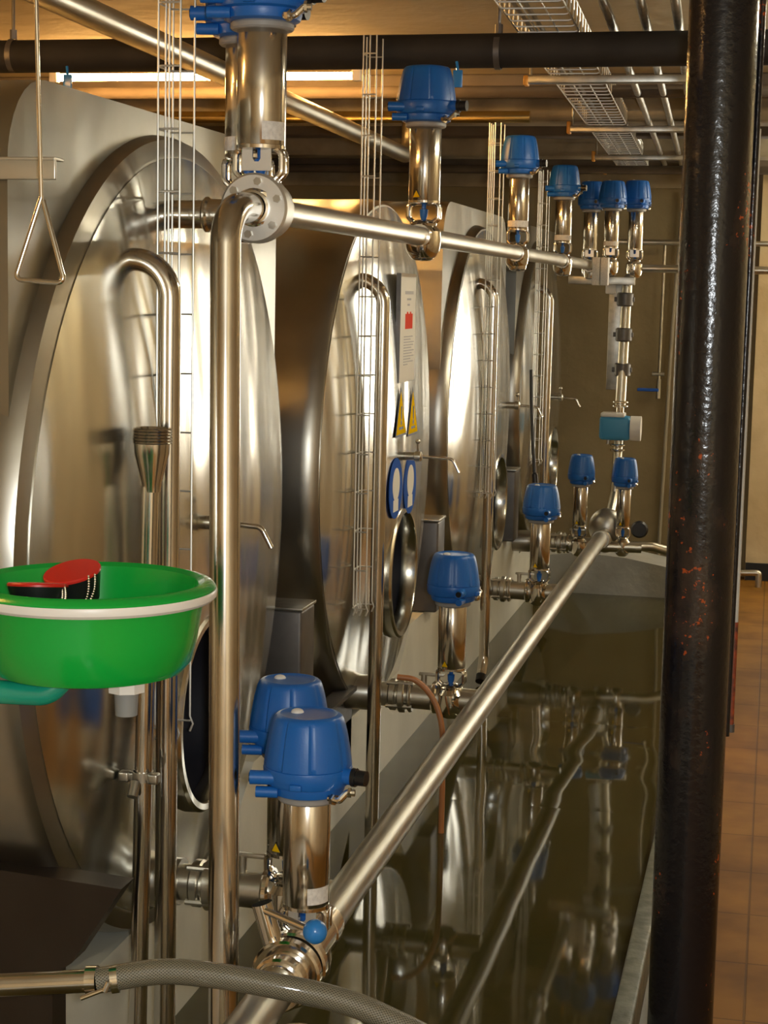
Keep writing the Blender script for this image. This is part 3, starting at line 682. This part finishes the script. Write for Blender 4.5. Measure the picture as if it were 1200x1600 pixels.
# braided hose with steel elbow
t = thing('braided_hose', 'grey braided hose arching across the bottom left, clamped to a steel elbow', 'hose', (-.83, 2.33, .6))
hp = spline([(-.915, 2.295, .603), (-.829, 2.323, .615), (-.760, 2.338, .612), (-.692, 2.351, .603), (-.583, 2.373, .582), (-.509, 2.386, .556), (-.40, 2.40, .50), (-.27, 2.42, .38), (-.18, 2.40, .22)], 14)
MB().tube(hp, .0185, 36).build('hose_tube', 'hose', t)
MB().tube(fillet([(-1.30, 2.22, .56), (-1.06, 2.27, .590), (-.915, 2.296, .603)], .10, 12), .0168, 28).build('steel_elbow', 'pipe', t, label='steel pipe elbow')
b = MB().tube([(-.930, 2.2935, .603), (-.922, 2.295, .6035), (-.914, 2.296, .604)], .0205, 28); b.tube([(-.895, 2.300, .6045), (-.885, 2.303, .606)], .0198, 28)
b.cyl((-.93, 2.272, .584), (-.893, 2.28, .600), .0035, 10); b.cyl((-.896, 2.278, .596), (-.890, 2.279, .610), .0045, 10); b.build('hose_clamp', 'chrome', t)

# ------------------------------------------------------------------ black column
t = thing('support_column', 'round black glossy column with flaking paint and rust at right', 'column', (-.128, 3.52, 0))
MB().cyl((-.128, 3.52, 0), (-.128, 3.52, ZC), .0665, 72).build('shaft', 'column', t)
b = MB().cyl((-.062, 3.555, .72), (-.055, 3.56, ZC), .0065, 16); b.build('conduit_sleeve', 'column', t)
t = thing('thin_conduit', 'thin silver conduit clipped to the right side of the black column', 'conduit', (-.055, 3.60, .71))
MB().cyl((-.0545, 3.585, .95), (-.0545, 3.585, 1.93), .0058, 16).build('conduit_tube', 'palegrey', t)
MB().cyl((-.0545, 3.585, .735), (-.0545, 3.585, .95), .0062, 16).build('painted_end', 'redpaint', t, label='rust-red painted lower end')
MB().cyl((-.0545, 3.585, .722), (-.0545, 3.585, .738), .0085, 12).build('conduit_end', 'darksteel', t)

# ------------------------------------------------------------------ overhead services
t = thing('lagged_pipe', 'thick dark lagged pipe crossing overhead from left to right', 'pipe', (-1, 4.85, 2.25))
MB().cyl((XL+.02, 4.85, 2.243), (XR-.02, 4.85, 2.262), .046, 40).build('pipe_run', 'lagging', t)
for x in (-2.19, -.775):
    b = MB().revolve([(.046, -.008), (.048, -.008), (.048, .008), (.046, .008)], (x, 4.85, 2.252), 'X', 32); b.cyl((x, 4.85, 2.298), (x, 4.85, ZC+.005), .005, 10); b.cyl((x, 4.85, 2.298), (x, 4.85, 2.325), .011, 8)
    b.build('hanger', 'darksteel', t)
for x, z, lab in ((-2.00, 2.17, 'pale blue tie tag hanging under the dark pipe, above the nearest tank'), (-.875, 2.175, 'pale blue tie tag hanging under the dark pipe, near the wire tray')):
    b = MB().box((x-.013, 4.79, z-.024), (x+.013, 4.796, z+.022), .002); b.tube([(x, 4.793, z+.018), (x-.005, 4.80, z+.045)], .004, 8)
    tag(b.build('tie_tag', 'bluelite'), lab, 'tag')
tag(MB().tube(fillet([(-1.51, 2.9, 2.205), (-1.49, 7.10, 2.143), (-1.49, 7.12, ZC+.02)], .08), .031, 32).build('overhead_pipe', 'pipe_dull'), 'steel pipe slanting in perspective across the top left toward the second upper valve', 'pipe')
for y, z, r, mm, nm, lab in ((6.45, 2.325, .022, 'beamdark', 'thin_pipe', 'dark pipe under the ceiling just behind the lit tube'), (7.25, 2.315, .024, 'brass', 'shiny_pipe', 'bright golden pipe across the ceiling behind the tank tops'),
                             (9.6, 2.27, .022, 'beamdark', 'dark_cable', 'dark cable run sagging before the back wall under the ceiling')):
    tag(MB().cyl((XL+.02, y, z), (-.05 if mm != 'brass' else -1.02, y, z), r, 20).build(nm, mm), lab, 'pipe')
# fluorescent lamps
def lampthing(x0, x1, y, z, label, along='X', tm='tube'):
    t = thing('ceiling_lamp', label, 'lamp', ((x0+x1)/2, y, ZC) if along == 'X' else (y, (x0+x1)/2, ZC))
    if along == 'X':
        MB().box((x0, y-.03, z+.03), (x1, y+.03, ZC), .006).build('lamp_housing', 'ceil', t)
        MB().cyl((x0+.03, y, z), (x1-.03, y, z), .013, 16).build('lamp_tube', tm, t)
        for a, c in ((x0, x0+.03), (x1-.03, x1)): MB().box((a, y-.015, z-.018), (c, y+.015, z+.04), .003).build('lamp_socket', 'white', t)
    else:
        MB().box((y-.03, x0, z+.03), (y+.03, x1, ZC), .006).build('lamp_housing', 'ceil', t)
        MB().cyl((y, x0+.03, z), (y, x1-.03, z), .013, 16).build('lamp_tube', tm, t)
        for a, c in ((x0, x0+.03), (x1-.03, x1)): MB().box((y-.015, a, z-.018), (y+.015, c, z+.04), .003).build('lamp_socket', 'white', t)
    return t
lampthing(-2.62, -1.46, 6.12, 2.345, 'lit fluorescent tube seen beneath the dark overhead pipe behind the first tank')
lampthing(-3.3, -2.1, 2.7, 2.345, 'fluorescent tube over the tank row, left of the picture edge')
for i, (y, lab) in enumerate(((4.6, 'fluorescent lamp over the corridor beyond the black column'), (8.5, 'fluorescent lamp over the far corridor by the cream wall'))):
    lampthing(y, y+1.2, .62, 2.345, lab, 'Y', 'tube_corridor')
# wire mesh tray with conduits on brackets
t = thing('cable_tray', 'wire mesh cable tray hanging under the ceiling at upper right', 'cable tray', (-.7, 6, 2.3))
def tx(y): return -.680-.0345*(y-3.6)
b = MB(); W = .165
for u, dz in ((0, 0), (.055, 0), (.11, 0), (W, 0), (0, .06), (W, .06)):
    b.tube([(tx(3.5)+u, 3.5, 2.305+dz), (tx(10.2)+u, 10.2, 2.305+dz)], .0025, 6)
y = 3.55
while y < 10.15:
    x = tx(y); b.tube(fillet([(x-.001, y, 2.365), (x-.001, y, 2.303), (x+W+.001, y, 2.303), (x+W+.001, y, 2.365)], .012, 3), .0025, 6); y += .1
b.build('wire_mesh', 'wire', t)
b = MB()
for k in range(2): b.tube([(tx(3.5)+.03+.03*k, 3.5, 2.315), (tx(6.8)+.04+.026*k, 6.8, 2.314+.004*(k % 2)), (tx(10.2)+.03+.03*k, 10.2, 2.315)], .006, 10)
b.build('cables', 'cable', t)
for i, dx in enumerate((.255, .345, .43)):
    tag(MB().cyl((tx(3.4)+dx, 3.4, 2.318), (tx(10.0)+dx, 10.0, 2.318), .013, 16).build('conduit', 'galv'), ('galvanised conduit beside the wire tray, the one nearest it', 'middle galvanised conduit of the three beside the wire tray', 'galvanised conduit farthest from the wire tray, nearest the black column')[i], 'conduit', 'conduits beside the wire tray')
for i, y in enumerate((5.78, 7.48, 9.0, 9.95)):
    x = tx(y)-.07
    t = thing('strut_bracket', ('nearest steel bracket under the wire tray, by the dark overhead pipe', 'second steel bracket under the wire tray, with an orange end cap', 'third steel bracket under the wire tray, farther back', 'last steel bracket under the wire tray, by the back wall')[i], 'bracket', (x, y, 2.28), 'brackets under the wire tray')
    b = MB().box((x, y-.02, 2.275), (x+.58, y+.02, 2.300), .003)
    for xx in (x+.01, x+.56): b.cyl((xx, y, 2.29), (xx, y, ZC), .005, 8)
    b.build('strut', 'galv', t)
    MB().box((x-.012, y-.023, 2.268), (x+.004, y+.023, 2.318 if i else 2.300), .004).build('end_cap', 'orange', t, label='orange end cap')

# ------------------------------------------------------------------ pipework by the back wall
t = thing('meter_pipe', 'upright steel pipe with three brown clamps and a blue transmitter before the back wall', 'pipe', (-.74, 8.9, .45))
MB().tube(fillet([(-.712, 8.955, UZ-.03), (-.742, 8.93, UZ-.06), (-.748, 8.86, 1.05)], .06, 8), .026, 28).build('pipe_run', 'pipe_dull', t)
MB().tube([(-.748, 8.86, .92), (-.755, 8.80, .62), (-.765, 8.60, .48)], .022, 24).build('pipe_run', 'pipe_dull', t)
for z in (1.584, 1.409, 1.234):
    b = MB().revolve([(.026, -.034), (.034, -.034), (.041, -.028), (.041, .028), (.034, .034), (.026, .034)], (-.747, 8.895, z), 'Z', 28); b.box((-.80, 8.885, z-.012), (-.70, 8.905, z+.012), .003)
    b.build('pipe_clamp', 'darksteel', t)
b = MB()
for z in (1.075, 1.055): flange(b, (-.748, 8.86, z), 'Z', .040, .012)
for z in (.835, .86): flange(b, (-.752, 8.84, z), 'Z', .038, .012)
b.cyl((-.748, 8.86, 1.06), (-.748, 8.86, .80), .020, 20); b.build('coupling', 'chrome', t)
tr = MB().box((-.845, 8.80, .885), (-.690, 8.90, 1.005), .018).build('transmitter', 'bluepaint', t, label='blue transmitter housing')
MB().box((-.84, 8.80, 1.0), (-.72, 8.90, 1.022), .008).build('transmitter_lid', 'white', tr, label='white lid')
MB().cyl((-.692, 8.85, .945), (-.640, 8.85, .945), .062, 28).build('end_cover', 'white', tr, label='round white end cover')
MB().cyl((-.80, 8.84, .885), (-.80, 8.84, .862), .010, 12).build('cable_entry', 'galv', tr)
t = thing('mounting_plate', 'upright grey plate behind the three brown pipe clamps', 'plate', (-.80, 8.98, 1.1))
MB().box((-.832, 8.95, 1.13), (-.765, 8.965, 1.66), .003).build('plate_body', 'galv', t); MB().box((-.85, 8.93, 1.61), (-.80, 8.96, 1.66), .006).build('junction_box', 'white', t, label='small white box')
tag(MB().box((-1.03, 8.86, 1.655), (-.70, 8.90, 1.695), .003).build('support_bracket', 'galv'), 'flat grey bracket under the pair of pale covers by the back wall', 'bracket')
for i, x in enumerate((-.886, -.846)):
    tag(MB().box((x, 8.60, 1.650), (x+.037, 8.66, 1.784), .004).build('pale_cover', 'label'), ('left of two pale upright covers under the clustered valves', 'right of two pale upright covers under the clustered valves')[i], 'cover', 'pale covers under the valves')
for z, r, x1, lab in ((1.898, .015, 1.2, 'upper thin steel pipe along the back wall'), (1.740, .020, 1.2, 'lower thin steel pipe along the back wall')):
    tag(MB().cyl((-.95 if z > 1.8 else -.70, 9.9 if z > 1.8 else 8.97, z), (x1, 9.9 if z > 1.8 else 8.97+.9*(z < 1.8)*0, z), r, 20).build('wall_pipe', 'pipe_dull'), lab, 'pipe')
t = thing('hose_tap_pipe', 'thin upright pipe with a blue-handled cock on the back wall', 'pipe', (-.65, 10.25, 1.05))
b = MB().cyl((-.645, 10.24, 1.90), (-.650, 10.24, 1.07), .009, 14); b.cyl((-.65, 10.24, 1.13), (-.65, 10.24, 1.02), .014, 14); b.cyl((-.69, 10.24, 1.16), (-.62, 10.24, 1.16), .012, 12); b.build('pipe_run', 'galv', t)
MB().box((-.77, 10.21, 1.06), (-.648, 10.228, 1.078), .005).build('cock_handle', 'signblue', t, label='blue handle')
tag(MB().tube(spline([(-.555, 10.27, 2.2), (-.585, 10.27, 1.47), (-.60, 10.27, .8), (-.615, 10.27, .1), (-.62, 10.24, .01)]), .011, 10).build('wall_cable', 'cable'), 'pale cable running down the back wall left of the black column', 'cable')
tag(MB().tube(fillet([(-.16, 9.95, .075), (-.06, 9.95, .08), (-.035, 9.95, .08), (-.035, 9.95, .0)], .02), .018, 14).build('floor_rail', 'pipe_dull'), 'short low steel rail at the foot of the cream wall', 'rail')
for o in list(bpy.data.objects):
    if '_o' in o.keys(): del o['_o']
